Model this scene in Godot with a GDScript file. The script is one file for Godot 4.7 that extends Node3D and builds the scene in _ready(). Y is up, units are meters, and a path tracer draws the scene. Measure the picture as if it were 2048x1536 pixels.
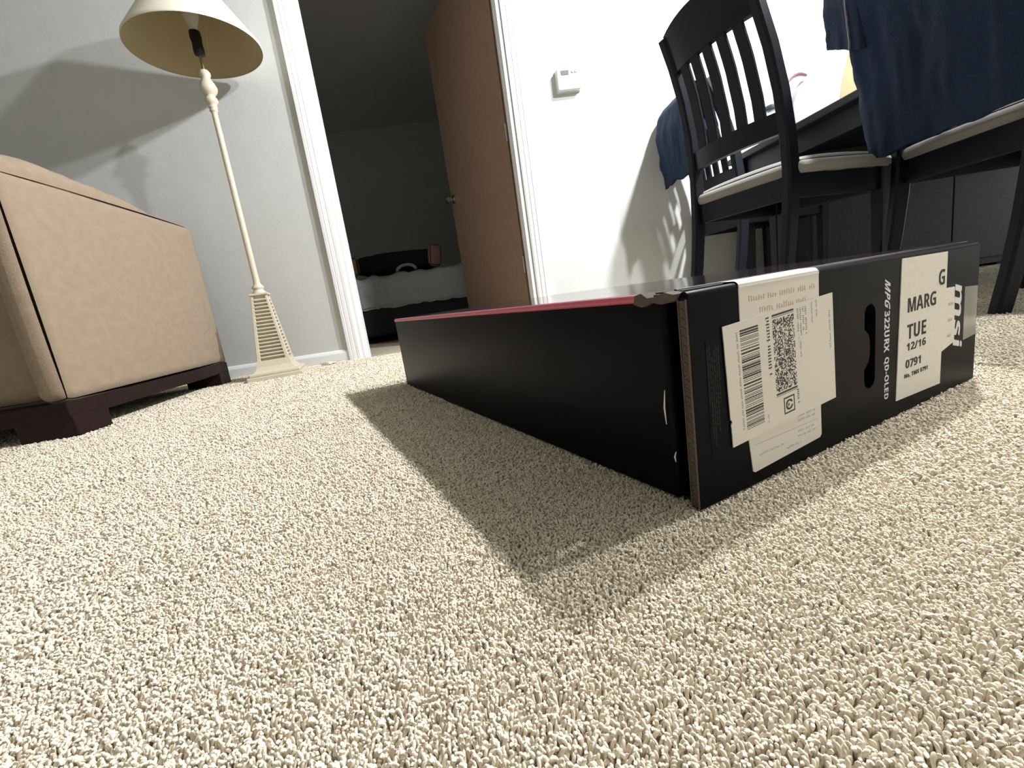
extends Node3D

# ------------------------------------------------------------------ mesh builder
class Mb:
	var v := PackedVector3Array()
	var n := PackedVector3Array()
	var u := PackedVector2Array()
	var ix := PackedInt32Array()

	func vert(p: Vector3, nn: Vector3, uv := Vector2.ZERO) -> int:
		v.append(p)
		n.append(nn)
		u.append(uv)
		return v.size() - 1

	func tri(a: int, b: int, c: int) -> void:
		var g := (v[b] - v[a]).cross(v[c] - v[a])
		if g.dot(n[a] + n[b] + n[c]) > 0.0:
			ix.append_array(PackedInt32Array([a, c, b]))
		else:
			ix.append_array(PackedInt32Array([a, b, c]))

	func quad(a: Vector3, b: Vector3, c: Vector3, d: Vector3, nn: Vector3) -> void:
		var i := vert(a, nn, Vector2(0, 1))
		vert(b, nn, Vector2(1, 1))
		vert(c, nn, Vector2(1, 0))
		vert(d, nn, Vector2(0, 0))
		tri(i, i + 1, i + 2)
		tri(i, i + 2, i + 3)

	# a grid of points with smooth normals; rows x columns
	func grid(p: Array, inside := Vector3.INF, wrap := false) -> void:
		var r := p.size()
		var c: int = p[0].size()
		var at := v.size()
		for i in r:
			for j in c:
				var jm := (j - 1 + c) % c if wrap else maxi(j - 1, 0)
				var jp := (j + 1) % c if wrap else mini(j + 1, c - 1)
				var a: Vector3 = p[mini(i + 1, r - 1)][j] - p[maxi(i - 1, 0)][j]
				var b: Vector3 = p[i][jp] - p[i][jm]
				var nn := a.cross(b).normalized()
				if nn.length_squared() < 0.5:
					nn = Vector3.UP
				vert(p[i][j], nn, Vector2(float(j) / (c - 1), float(i) / (r - 1)))
		if inside != Vector3.INF:
			var s := 0.0
			for k in range(at, v.size()):
				s += n[k].dot(v[k] - inside)
			if s < 0.0:
				for k in range(at, v.size()):
					n[k] = -n[k]
		for i in r - 1:
			for j in (c if wrap else c - 1):
				var j2 := (j + 1) % c
				var q := at + i * c
				tri(q + j, q + j2, q + c + j2)
				tri(q + j, q + c + j2, q + c + j)

	# rounded box
	func rbox(o: Vector3, size: Vector3, rad: float, seg := 2, t := Basis()) -> void:
		var h := size * 0.5
		var r := minf(rad, minf(h.x, minf(h.y, h.z)) * 0.999)
		var ax := []
		for k in 3:
			var l := []
			for s in seg + 1:
				l.append(-h[k] + r * (1.0 - cos(PI * 0.5 * s / seg)) if false else -h[k] + r * float(s) / seg)
			for s in seg + 1:
				l.append(h[k] - r + r * float(s) / seg)
			ax.append(l)
		for k in 3:
			var k1 := (k + 1) % 3
			var k2 := (k + 2) % 3
			for sgn in [-1.0, 1.0]:
				var at := v.size()
				var m: int = ax[k1].size()
				for i in m:
					for j in m:
						var q := Vector3.ZERO
						q[k] = sgn * h[k]
						q[k1] = ax[k1][i]
						q[k2] = ax[k2][j]
						var cl := q.clamp(-h + Vector3.ONE * r, h - Vector3.ONE * r)
						var nn := (q - cl).normalized()
						vert(o + t * (cl + nn * r), t * nn, Vector2(float(i) / (m - 1), float(j) / (m - 1)))
				for i in m - 1:
					for j in m - 1:
						var a := at + i * m + j
						tri(a, a + 1, a + m + 1)
						tri(a, a + m + 1, a + m)

	# turned profile: Vector2(radius, height)
	func lathe(o: Vector3, prof: Array, sides := 24) -> void:
		var rows := []
		for q in prof:
			var row := []
			for s in sides:
				var a := TAU * s / sides
				row.append(o + Vector3(cos(a) * q.x, q.y, sin(a) * q.x))
			rows.append(row)
		var at := v.size()
		var m: int = prof.size()
		for i in m:
			var d: Vector2 = prof[mini(i + 1, m - 1)] - prof[maxi(i - 1, 0)]
			for s in sides:
				var a := TAU * s / sides
				var nn := Vector3(cos(a) * d.y, -d.x, sin(a) * d.y).normalized()
				vert(rows[i][s], nn, Vector2(float(s) / sides, float(i) / (m - 1)))
		for i in m - 1:
			for s in sides:
				var s2 := (s + 1) % sides
				var q := at + i * sides
				tri(q + s, q + s2, q + sides + s2)
				tri(q + s, q + sides + s2, q + sides + s)

	func tube(path: Array, rad: Array, sides := 10) -> void:
		var at := v.size()
		var m := path.size()
		var side := Vector3.ZERO
		for i in m:
			var d: Vector3 = (path[mini(i + 1, m - 1)] - path[maxi(i - 1, 0)]).normalized()
			if side == Vector3.ZERO:
				side = d.cross(Vector3.RIGHT if absf(d.x) < 0.8 else Vector3.UP).normalized()
			side = (side - d * side.dot(d)).normalized()
			var o := d.cross(side)
			for s in sides:
				var a := TAU * s / sides
				var nn := side * cos(a) + o * sin(a)
				vert(path[i] + nn * rad[i], nn, Vector2(float(s) / sides, float(i) / (m - 1)))
		for i in m - 1:
			for s in sides:
				var s2 := (s + 1) % sides
				var q := at + i * sides
				tri(q + s, q + s2, q + sides + s2)
				tri(q + s, q + sides + s2, q + sides + s)
		for e in [0, m - 1]:
			var d: Vector3 = (path[0] - path[1]).normalized() if e == 0 else (path[m - 1] - path[m - 2]).normalized()
			var b := v.size()
			for s in sides:
				vert(v[at + e * sides + s], d)
			for s in range(1, sides - 1):
				tri(b, b + s, b + s + 1)

	# bar with chamfered rectangular section along a path; side = constant width direction
	func bar(path: Array, side: Vector3, w: Array, d: Array, ch := 0.004) -> void:
		var m := path.size()
		var ring := []
		for i in m:
			var t: Vector3 = (path[mini(i + 1, m - 1)] - path[maxi(i - 1, 0)]).normalized()
			var o := t.cross(side).normalized()
			var hw: float = w[i] * 0.5
			var hd: float = d[i] * 0.5
			var c := minf(ch, minf(hw, hd) * 0.6)
			var r := []
			for q in [[-hw + c, -hd], [hw - c, -hd], [hw, -hd + c], [hw, hd - c], [hw - c, hd], [-hw + c, hd], [-hw, hd - c], [-hw, -hd + c]]:
				r.append(path[i] + side * q[0] + o * q[1])
			ring.append(r)
		for k in 8:
			var k2 := (k + 1) % 8
			var at := v.size()
			for i in m:
				var t: Vector3 = (path[mini(i + 1, m - 1)] - path[maxi(i - 1, 0)]).normalized()
				var e: Vector3 = ring[i][k2] - ring[i][k]
				var nn := e.cross(t).normalized()
				if nn.dot((ring[i][k] + ring[i][k2]) * 0.5 - path[i]) < 0.0:
					nn = -nn
				vert(ring[i][k], nn, Vector2(0, float(i) / (m - 1)))
				vert(ring[i][k2], nn, Vector2(1, float(i) / (m - 1)))
			for i in m - 1:
				var q := at + i * 2
				tri(q, q + 1, q + 3)
				tri(q, q + 3, q + 2)
		for e in [0, m - 1]:
			var dd: Vector3 = (path[0] - path[1]).normalized() if e == 0 else (path[m - 1] - path[m - 2]).normalized()
			var b := v.size()
			for s in 8:
				vert(ring[e][s], dd)
			for s in range(1, 7):
				tri(b, b + s, b + s + 1)

	# flat outline in x, y pulled from z0 to z1; uv over the outline's bounds
	func slab(poly: PackedVector2Array, z0: float, z1: float) -> void:
		var lo := poly[0]
		var hi := poly[0]
		for q in poly:
			lo = lo.min(q)
			hi = hi.max(q)
		var t := Geometry2D.triangulate_polygon(poly)
		for side in [[z1, 1.0], [z0, -1.0]]:
			var at := v.size()
			for q in poly:
				vert(Vector3(q.x, q.y, side[0]), Vector3(0, 0, side[1]), Vector2((q.x - lo.x) / (hi.x - lo.x), 1.0 - (q.y - lo.y) / (hi.y - lo.y)))
			for k in range(0, t.size(), 3):
				tri(at + t[k], at + t[k + 1], at + t[k + 2])
		var cen := (lo + hi) * 0.5
		var cw := Geometry2D.is_polygon_clockwise(poly)
		for k in poly.size():
			var a := poly[k]
			var b := poly[(k + 1) % poly.size()]
			var e := b - a
			var nn := Vector3(e.y, -e.x, 0).normalized()
			if cw:
				nn = -nn
			quad(Vector3(a.x, a.y, z0), Vector3(b.x, b.y, z0), Vector3(b.x, b.y, z1), Vector3(a.x, a.y, z1), nn)

	func mesh() -> ArrayMesh:
		var a := []
		a.resize(Mesh.ARRAY_MAX)
		a[Mesh.ARRAY_VERTEX] = v
		a[Mesh.ARRAY_NORMAL] = n
		a[Mesh.ARRAY_TEX_UV] = u
		a[Mesh.ARRAY_INDEX] = ix
		var m := ArrayMesh.new()
		m.add_surface_from_arrays(Mesh.PRIMITIVE_TRIANGLES, a)
		return m

# ------------------------------------------------------------------ node helpers
func part(called: String, mb: Mb, m: Material, parent: Node = self) -> MeshInstance3D:
	var o := MeshInstance3D.new()
	o.name = called
	o.mesh = mb.mesh()
	o.set_surface_override_material(0, m)
	parent.add_child(o, true)
	return o

func tag(o: Node, label: String, category: String, group := "") -> Node:
	o.set_meta("label", label)
	o.set_meta("category", category)
	if group:
		o.set_meta("group", group)
	return o

func struct(called: String, mb: Mb, m: Material, label: String, category: String, parent: Node = self) -> MeshInstance3D:
	var o := part(called, mb, m, parent)
	o.set_meta("kind", "structure")
	if parent == self:
		o.set_meta("label", label)
		o.set_meta("category", category)
	return o

func thing(called: String, label: String, category: String, at: Vector3, turn := 0.0, group := "") -> Node3D:
	var o := Node3D.new()
	o.name = called
	add_child(o, true)
	o.position = at
	o.rotation.y = turn
	tag(o, label, category, group)
	return o

func mat(c: Color, rough := 0.6, metal := 0.0) -> StandardMaterial3D:
	var m := StandardMaterial3D.new()
	m.albedo_color = c
	m.roughness = rough
	m.metallic = metal
	return m

func noise_tex(freq: float, ramp: Array, seed_: int, size := 512, octaves := 4, kind := FastNoiseLite.TYPE_SIMPLEX_SMOOTH) -> NoiseTexture2D:
	var f := FastNoiseLite.new()
	f.seed = seed_
	f.frequency = freq
	f.noise_type = kind
	f.fractal_octaves = octaves
	var t := NoiseTexture2D.new()
	t.width = size
	t.height = size
	t.seamless = true
	t.noise = f
	if ramp.size() > 0:
		var g := Gradient.new()
		g.offsets = PackedFloat32Array([0.0, 1.0])
		g.colors = PackedColorArray([ramp[0], ramp[1]])
		t.color_ramp = g
	return t

func bump_tex(freq: float, seed_: int, strength: float, octaves := 3) -> NoiseTexture2D:
	var t := noise_tex(freq, [], seed_, 512, octaves)
	t.as_normal_map = true
	t.bump_strength = strength
	return t

func rough_surface(c0: Color, c1: Color, freq: float, scale: float, rough: float, bump := 0.0, bumpfreq := 0.05, seed_ := 1) -> StandardMaterial3D:
	var m := mat(Color.WHITE, rough)
	m.albedo_texture = noise_tex(freq, [c0, c1], seed_)
	m.uv1_triplanar = true
	m.uv1_world_triplanar = true
	m.uv1_scale = Vector3.ONE * scale
	if bump > 0.0:
		m.normal_enabled = true
		m.normal_texture = bump_tex(bumpfreq, seed_ + 7, bump)
		m.normal_scale = 1.0
	return m

func cuboid(lo: Vector3, hi: Vector3, r := 0.0) -> Mb:
	var b := Mb.new()
	if r > 0.0:
		b.rbox((lo + hi) * 0.5, hi - lo, r, 2)
	else:
		b.rbox((lo + hi) * 0.5, hi - lo, 0.0005, 1)
	return b

func font(bold := true, mono := false, serif := false) -> SystemFont:
	var f := SystemFont.new()
	f.font_names = PackedStringArray(["Droid Serif" if serif else "Droid Sans Mono" if mono else "Droid Sans"])
	f.font_weight = 700 if bold else 400
	return f

# lettering fitted into width x height, lower left corner at "at" in the parent's x, y plane
func lettering(s: String, f: Font, m: Material, parent: Node, at: Vector3, w: float, h: float, turn := 0.0, slant := 0.0) -> MeshInstance3D:
	var t := TextMesh.new()
	t.text = s
	t.font = f
	t.font_size = 64
	t.pixel_size = 0.001
	t.depth = 0.004
	t.curve_step = 1.0
	var bb := t.get_aabb()
	var o := MeshInstance3D.new()
	o.name = "lettering"
	o.mesh = t
	o.material_override = m
	parent.add_child(o, true)
	var sx := w / bb.size.x
	var sy := h / bb.size.y
	var b := Basis(Vector3(sx, 0, 0), Vector3(slant * sy, sy, 0), Vector3(0, 0, 0.0006 / 0.004))
	var rot := Basis(Vector3(0, 0, 1), turn)
	var off := b * Vector3(bb.position.x, bb.position.y, 0)
	o.transform = Transform3D(rot * b, at - rot * off)
	return o

var rng := RandomNumberGenerator.new()
var M := {}

# ------------------------------------------------------------------ the scene
func _ready() -> void:
	rng.seed = 7
	# camera: a phone held just over the carpet, tipped down and rolled
	var cam := Camera3D.new()
	cam.name = "camera"
	cam.fov = 81.37
	cam.near = 0.02
	cam.far = 60.0
	add_child(cam)
	cam.transform = Transform3D(Basis(Vector3(0.986, -0.1433, 0.0848), Vector3(0.1566, 0.9711, -0.1801), Vector3(-0.0565, 0.1908, 0.98)).orthonormalized(), Vector3(0, 0.21, 0))
	cam.current = true
	# no sky reaches the closed room: black outside
	var env := Environment.new()
	env.background_mode = Environment.BG_COLOR
	env.background_color = Color.BLACK
	env.tonemap_mode = Environment.TONE_MAPPER_LINEAR
	env.tonemap_exposure = 1.0
	env.sdfgi_enabled = true
	env.ssao_enabled = true
	env.ssil_enabled = true
	var we := WorldEnvironment.new()
	we.name = "environment"
	we.environment = env
	add_child(we)
	# the two pendant bulbs over the dining table are the light of the place
	pendant(Vector3(1.60, 2.15, -1.50), 9.3, "pendant lamp with an added white dome nearer the back wall above the dining table")
	pendant(Vector3(1.82, 2.10, -0.88), 4.9, "dimmer pendant lamp with an added white dome farther from the back wall above the dining table")
	materials()
	room()
	carpet()
	bedroom()
	armchair()
	floor_lamp()
	power_cord()
	monitor_box()
	dining()
	thermostat()

func pendant(at: Vector3, energy: float, label: String) -> void:
	var t := thing("pendant_lamp", label, "pendant lamp", Vector3(at.x, 2.5, at.z), 0.0, "dome pendants over the dining table")
	var y := at.y - 2.5
	var metal := mat(Color(0.12, 0.12, 0.13), 0.4, 0.8)
	var b := Mb.new()
	b.lathe(Vector3.ZERO, [Vector2(0.001, -0.03), Vector2(0.05, -0.028), Vector2(0.06, -0.01), Vector2(0.06, -0.001)], 24)
	part("canopy", b, metal, t)
	b = Mb.new()
	b.tube([Vector3(0, -0.02, 0), Vector3(0, y + 0.07, 0)], [0.006, 0.006], 10)
	part("rod", b, metal, t)
	b = Mb.new()
	b.lathe(Vector3(0, y, 0), [Vector2(0.012, 0.085), Vector2(0.03, 0.08), Vector2(0.03, 0.05), Vector2(0.02, 0.045)], 20)
	part("socket", b, metal, t)
	# unseen enamelled dome, added to keep the bulb's light off the ceiling
	b = Mb.new()
	var dome := []
	for i in 13:
		var a := PI * 0.5 * i / 12.0
		dome.append(Vector2(0.02 + 0.13 * sin(a), 0.012 + 0.085 * cos(a)))
	for i in 13:
		var a := PI * 0.5 * (1.0 - i / 12.0)
		dome.append(Vector2(0.018 + 0.129 * sin(a), 0.012 + 0.082 * cos(a)))
	b.lathe(Vector3(0, y, 0), dome, 36)
	part("added_dome", b, mat(Color(0.86, 0.86, 0.84), 0.5), t)
	b = Mb.new()
	var prof := []
	for i in 17:
		var a := -PI * 0.5 + PI * i / 16.0
		prof.append(Vector2(maxf(cos(a), 0.001) * 0.05, sin(a) * 0.05))
	b.lathe(Vector3(0, y, 0), prof, 24)
	var glow := mat(Color(1, 1, 1), 0.4)
	glow.emission_enabled = true
	glow.emission = Color(0.985, 0.982, 1.0)
	glow.emission_energy_multiplier = 4.0
	part("globe_bulb", b, glow, t)
	var l := OmniLight3D.new()
	l.name = "pendant_light"
	l.light_energy = energy
	l.light_color = Color(0.985, 0.982, 1.0)
	l.light_size = 0.045
	l.omni_range = 14.0
	l.omni_attenuation = 2.0
	l.shadow_enabled = true
	t.add_child(l)
	l.position = Vector3(0, y, 0)

func materials() -> void:
	M.wall = rough_surface(Color(0.80, 0.812, 0.80), Color(0.82, 0.83, 0.815), 0.02, 0.8, 0.75, 0.12, 0.09, 3)
	M.ceiling = rough_surface(Color(0.80, 0.80, 0.79), Color(0.84, 0.84, 0.83), 0.05, 1.0, 0.9, 1.0, 0.12, 5)
	M.trim = mat(Color(0.93, 0.935, 0.93), 0.35)
	M.black_wood = rough_surface(Color(0.045, 0.06, 0.09), Color(0.075, 0.09, 0.12), 0.03, 2.5, 0.42, 0.2, 0.05, 11)
	M.black_wood.metallic_specular = 0.35
	M.seat_fabric = rough_surface(Color(0.50, 0.49, 0.47), Color(0.66, 0.65, 0.62), 0.2, 6.0, 0.95, 2.5, 0.3, 13)
	M.jacket = rough_surface(Color(0.115, 0.16, 0.24), Color(0.15, 0.20, 0.285), 0.05, 3.0, 0.8, 1.5, 0.12, 17)
	M.jacket.metallic_specular = 0.22
	M.sofa = rough_surface(Color(0.55, 0.485, 0.405), Color(0.60, 0.53, 0.445), 0.02, 2.2, 0.92, 0.7, 0.2, 19)
	M.sofa.rim_enabled = true
	M.sofa.rim = 0.25
	M.plinth = rough_surface(Color(0.10, 0.05, 0.05), Color(0.14, 0.07, 0.07), 0.03, 2.0, 0.45, 0.3, 0.05, 23)
	M.plinth.metallic_specular = 0.3
	M.cream = rough_surface(Color(0.79, 0.76, 0.67), Color(0.84, 0.81, 0.725), 0.03, 3.0, 0.4, 0.3, 0.1, 29)
	M.shade_out = rough_surface(Color(0.88, 0.87, 0.79), Color(0.91, 0.90, 0.83), 0.15, 5.0, 0.9, 0.8, 0.3, 31)
	M.door = wood(Color(0.54, 0.44, 0.375), Color(0.64, 0.53, 0.45), 41)
	M.card_black = rough_surface(Color(0.050, 0.055, 0.070), Color(0.062, 0.067, 0.083), 0.02, 3.0, 0.32, 0.08, 0.02, 43)
	M.card_black.metallic_specular = 0.14
	M.card_brown = rough_surface(Color(0.29, 0.25, 0.225), Color(0.38, 0.33, 0.29), 0.1, 8.0, 0.9, 1.0, 0.2, 47)
	M.paper = rough_surface(Color(0.86, 0.84, 0.80), Color(0.90, 0.885, 0.85), 0.03, 6.0, 0.6, 0.2, 0.1, 53)
	M.ink = mat(Color(0.10, 0.095, 0.09), 0.7)
	M.print_white = mat(Color(0.84, 0.84, 0.84), 0.45)
	M.chrome = mat(Color(0.75, 0.73, 0.70), 0.22, 1.0)

func wood(c0: Color, c1: Color, seed_: int) -> StandardMaterial3D:
	var m := rough_surface(c0, c1, 0.03, 1.0, 0.45, 0.4, 0.05, seed_)
	m.uv1_world_triplanar = false
	m.uv1_scale = Vector3(9.0, 0.7, 9.0)
	return m

# ------------------------------------------------------------------ room shell
const ZW := -2.46
const DX0 := -0.632
const DX1 := 0.342
func room() -> void:
	var H := 2.5
	struct("wall_left", cuboid(Vector3(-4.72, -0.05, ZW - 0.12), Vector3(-4.6, H, 4.3)), M.wall, "white wall at the left end of the living room", "wall")
	struct("wall_right", cuboid(Vector3(3.8, -0.05, ZW - 0.12), Vector3(3.92, H, 4.3)), M.wall, "white wall behind the right end of the dining table", "wall")
	struct("wall_front", cuboid(Vector3(-4.72, -0.05, 4.2), Vector3(3.92, H, 4.32)), M.wall, "white wall behind the viewer", "wall")
	struct("ceiling", cuboid(Vector3(-4.72, H, ZW - 0.12), Vector3(3.92, H + 0.1, 4.32)), M.ceiling, "white ceiling over living and dining area", "ceiling")
	var b := Mb.new()
	b.rbox(Vector3((-4.6 + DX0) * 0.5, H * 0.5 - 0.025, ZW - 0.06), Vector3(DX0 + 4.6, H + 0.05, 0.12), 0.0005, 1)
	b.rbox(Vector3((3.8 + DX1) * 0.5, H * 0.5 - 0.025, ZW - 0.06), Vector3(3.8 - DX1, H + 0.05, 0.12), 0.0005, 1)
	b.rbox(Vector3((DX0 + DX1) * 0.5, (2.04 + H) * 0.5, ZW - 0.06), Vector3(DX1 - DX0, H - 2.04, 0.12), 0.0005, 1)
	struct("wall_back", b, M.wall, "white back wall with the open bedroom doorway", "wall")
	# baseboards
	b = Mb.new()
	b.slab(PackedVector2Array([Vector2(0, -0.01), Vector2(0.014, -0.01), Vector2(0.014, 0.045), Vector2(0.009, 0.056), Vector2(0.004, 0.062), Vector2(0, 0.062)]), -4.6, -0.69)
	var bb := struct("baseboard_back", b, M.trim, "low white baseboard along the back wall by the floor lamp", "baseboard")
	bb.transform = Transform3D(Basis(Vector3(0, 0, 1), Vector3(0, 1, 0), Vector3(1, 0, 0)), Vector3(0, 0, ZW))
	b = Mb.new()
	b.slab(PackedVector2Array([Vector2(0, -0.01), Vector2(0.014, -0.01), Vector2(0.014, 0.045), Vector2(0.009, 0.056), Vector2(0.004, 0.062), Vector2(0, 0.062)]), 0.44, 3.8)
	bb = struct("baseboard_right", b, M.trim, "low white baseboard along the back wall behind the dining chairs", "baseboard")
	bb.transform = Transform3D(Basis(Vector3(0, 0, 1), Vector3(0, 1, 0), Vector3(1, 0, 0)), Vector3(0, 0, ZW))
	# moulded door casing: profile across the face, pulled up the height
	var prof := [Vector2(0, 0), Vector2(0, 0.010), Vector2(0.012, 0.014), Vector2(0.030, 0.015), Vector2(0.034, 0.012), Vector2(0.038, 0.017), Vector2(0.060, 0.019), Vector2(0.064, 0.016), Vector2(0.069, 0.021), Vector2(0.088, 0.021), Vector2(0.092, 0.016), Vector2(0.092, 0)]
	for s in [-1, 1]:
		b = Mb.new()
		var poly := PackedVector2Array()
		for q in prof:
			poly.append(Vector2(q.x * s * 0.71, q.y))
		b.slab(poly, -0.005, 2.13)
		var tr := struct("trim_%d" % (1 if s < 0 else 2), b, M.trim, "white moulded door casing beside the floor lamp" if s < 0 else "white moulded door casing left of the thermostat", "door casing")
		# local x -> world x, local y -> world z, local z -> world up
		tr.transform = Transform3D(Basis(Vector3(1, 0, 0), Vector3(0, 0, 1), Vector3(0, 1, 0)), Vector3(DX0 - 0.004 if s < 0 else DX1 + 0.009, 0, ZW))
	b = Mb.new()
	b.rbox(Vector3((DX0 + DX1) * 0.5, 2.094, ZW + 0.009), Vector3(1.0, 0.088, 0.02), 0.004, 2)
	struct("trim_3", b, M.trim, "white moulded casing across the top of the doorway", "door casing")
	# jamb lining with stop
	b = Mb.new()
	for e in [[DX0, 1.0], [DX1, -1.0]]:
		b.rbox(Vector3(e[0] + e[1] * 0.004, 1.02, ZW - 0.062), Vector3(0.018, 2.05, 0.13), 0.002, 1)
		b.rbox(Vector3(e[0] + e[1] * 0.018, 1.02, ZW - 0.05), Vector3(0.012, 2.05, 0.035), 0.002, 1)
	b.rbox(Vector3((DX0 + DX1) * 0.5, 2.035, ZW - 0.062), Vector3(DX1 - DX0, 0.018, 0.13), 0.002, 1)
	struct("trim_4", b, M.trim, "white jamb lining inside the doorway", "door jamb")
	# door leaf, hinged on the right jamb, swung into the bedroom
	var d := Node3D.new()
	d.name = "door_1"
	add_child(d)
	d.set_meta("kind", "structure")
	tag(d, "brown wooden flush door standing open into the dark bedroom", "door")
	d.position = Vector3(0.322, 0, ZW - 0.125)
	d.rotation.y = deg_to_rad(-66.0)
	# local -x runs from the hinge to the free edge; turned so it points back-left
	b = Mb.new()
	b.rbox(Vector3(-0.455, 1.015, -0.0175), Vector3(0.88, 2.0, 0.035), 0.002, 1)
	part("door_leaf", b, M.door, d)
	for zz in [0.004, -0.039]:
		b = Mb.new()
		var s := 1.0 if zz > 0.0 else -1.0
		b.tube([Vector3(-0.835, 0.93, zz - 0.006 * s), Vector3(-0.835, 0.93, zz + 0.006 * s), Vector3(-0.835, 0.93, zz + 0.007 * s), Vector3(-0.835, 0.93, zz + 0.028 * s), Vector3(-0.835, 0.93, zz + 0.036 * s), Vector3(-0.835, 0.93, zz + 0.048 * s), Vector3(-0.835, 0.93, zz + 0.058 * s), Vector3(-0.835, 0.93, zz + 0.063 * s)], [0.030, 0.029, 0.012, 0.012, 0.022, 0.028, 0.023, 0.008], 18)
		part("door_knob", b, M.chrome, d)
	for y in [0.33, 1.02, 1.8]:
		b = Mb.new()
		b.tube([Vector3(-0.008, y, 0.004), Vector3(-0.008, y + 0.09, 0.004)], [0.006, 0.006], 10)
		b.rbox(Vector3(-0.008, y + 0.045, -0.012), Vector3(0.003, 0.088, 0.03), 0.001, 1)
		part("hinge", b, M.chrome, d)

func thermostat() -> void:
	var t := thing("thermostat", "small white thermostat on the wall right of the doorway", "thermostat", Vector3(0.642, 1.165, ZW))
	var plastic := mat(Color(0.80, 0.80, 0.79), 0.45)
	var b := Mb.new()
	b.rbox(Vector3(0, 0.055, 0.006), Vector3(0.122, 0.104, 0.012), 0.004, 2)
	part("wall_plate", b, plastic, t)
	b = Mb.new()
	b.rbox(Vector3(0, 0.055, 0.022), Vector3(0.118, 0.100, 0.026), 0.008, 3)
	var body := part("body", b, plastic, t)
	b = Mb.new()
	b.rbox(Vector3(-0.018, 0.083, 0.0355), Vector3(0.040, 0.022, 0.002), 0.0008, 1)
	part("display", b, mat(Color(0.36, 0.39, 0.37), 0.25), t)
	for k in 2:
		b = Mb.new()
		b.rbox(Vector3(0.020 + 0.016 * k, 0.083, 0.0355), Vector3(0.011, 0.010, 0.003), 0.001, 1)
		part("button", b, mat(Color(0.42, 0.43, 0.43), 0.5), t)
	b = Mb.new()
	b.rbox(Vector3(0, 0.030, 0.0352), Vector3(0.106, 0.0015, 0.001), 0.0004, 1)
	part("cover_seam", b, mat(Color(0.6, 0.6, 0.6), 0.6), body)

# ------------------------------------------------------------------ carpet
func carpet() -> void:
	var c := rough_surface(Color(0.71, 0.665, 0.58), Color(0.77, 0.725, 0.64), 0.2, 8.0, 0.97, 3.0, 0.35, 61)
	var fl := struct("floor", cuboid(Vector3(-4.72, -0.06, -6.4), Vector3(3.92, -0.008, 4.32)), c, "beige textured carpet floor", "floor")
	# one yarn nub: a short bent finger with a round head
	var yarn := mat(Color.WHITE, 0.95)
	yarn.vertex_color_use_as_albedo = true
	yarn.backlight_enabled = true
	yarn.backlight = Color(0.36, 0.33, 0.27)
	var nub := Mb.new()
	var sides := 6
	var path := [Vector3(0, -0.001, 0), Vector3(0.0001, 0.0024, 0), Vector3(0.0006, 0.0044, 0), Vector3(0.0016, 0.0058, 0), Vector3(0.0028, 0.0062, 0), Vector3(0.0033, 0.0061, 0)]
	var rad := [0.0011, 0.0012, 0.00135, 0.0014, 0.00105, 0.0004]
	nub.tube(path, rad, sides)
	var nm := nub.mesh()
	var f := FastNoiseLite.new()
	f.seed = 5
	f.frequency = 1.6
	var g := FastNoiseLite.new()
	g.seed = 9
	g.frequency = 26.0
	var bpos := Vector2(0.172, -0.358)
	var ex := Vector2(0.921, -0.389)
	var ez := Vector2(0.389, 0.921)
	var rings := [[0.0, 0.5, 0.00215, 0.70, 110.0], [0.5, 1.0, 0.0028, 0.90, 95.0], [1.0, 1.75, 0.0040, 1.25, 84.0], [1.75, 3.9, 0.0068, 2.0, 84.0]]
	for rr in rings:
		var buf := PackedFloat32Array()
		var step: float = rr[2]
		var n := int(rr[1] / step) + 1
		var tanlim := deg_to_rad(rr[4])
		var sc: float = rr[3]
		for iz in range(-int(0.15 / step), n):
			for ixx in range(-n, n + 1):
				var x := (ixx + rng.randf_range(-0.48, 0.48)) * step
				var z := -(iz + rng.randf_range(-0.48, 0.48)) * step
				var d := sqrt(x * x + z * z)
				if d < rr[0] or d >= rr[1] or z < ZW + 0.01 or x > 3.05:
					continue
				if d > 0.2 and absf(atan2(x, -z)) > tanlim:
					continue
				var q := Vector2(x, z) - bpos
				var lx := q.dot(ex)
				var lz := q.dot(ez)
				if lx > 0.012 and lx < 0.56 and lz < -0.012 and lz > -1.03:
					continue
				# lean: a slow drift of the pile with strong scatter
				var az := f.get_noise_2d(x, z) * 3.0 + g.get_noise_2d(x, z) * 2.2 + rng.randf_range(-1.6, 1.6)
				var lean := rng.randf_range(0.0, 0.75)
				var bs := Basis(Vector3.UP, az) * Basis(Vector3(0, 0, 1), -lean) * Basis(Vector3.UP, rng.randf() * TAU)
				var s := sc * rng.randf_range(0.85, 1.2)
				var hy := minf(maxf(s, 0.8), 1.5)
				bs = Basis(Vector3(s, 0, 0), Vector3(0, hy, 0), Vector3(0, 0, s)) * bs
				var sink := g.get_noise_2d(x * 2.3 + 7.0, z * 2.3) * 0.0020 + g.get_noise_2d(x * 5.0 + 3.0, z * 5.0) * 0.0016 + rng.randf_range(-0.0008, 0.0004)
				var t := rng.randf_range(-0.05, 0.05)
				buf.append_array(PackedFloat32Array([bs.x.x, bs.y.x, bs.z.x, x, bs.x.y, bs.y.y, bs.z.y, -0.0075 + sink, bs.x.z, bs.y.z, bs.z.z, z, 0.82 + t, 0.75 + t, 0.60 + t * 0.9, 1.0]))
		var mm := MultiMesh.new()
		mm.transform_format = MultiMesh.TRANSFORM_3D
		mm.use_colors = true
		mm.mesh = nm
		mm.instance_count = buf.size() / 16
		mm.buffer = buf
		var o := MultiMeshInstance3D.new()
		o.name = "carpet_pile"
		o.multimesh = mm
		o.material_override = yarn
		o.set_meta("kind", "stuff")
		fl.add_child(o, true)

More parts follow.
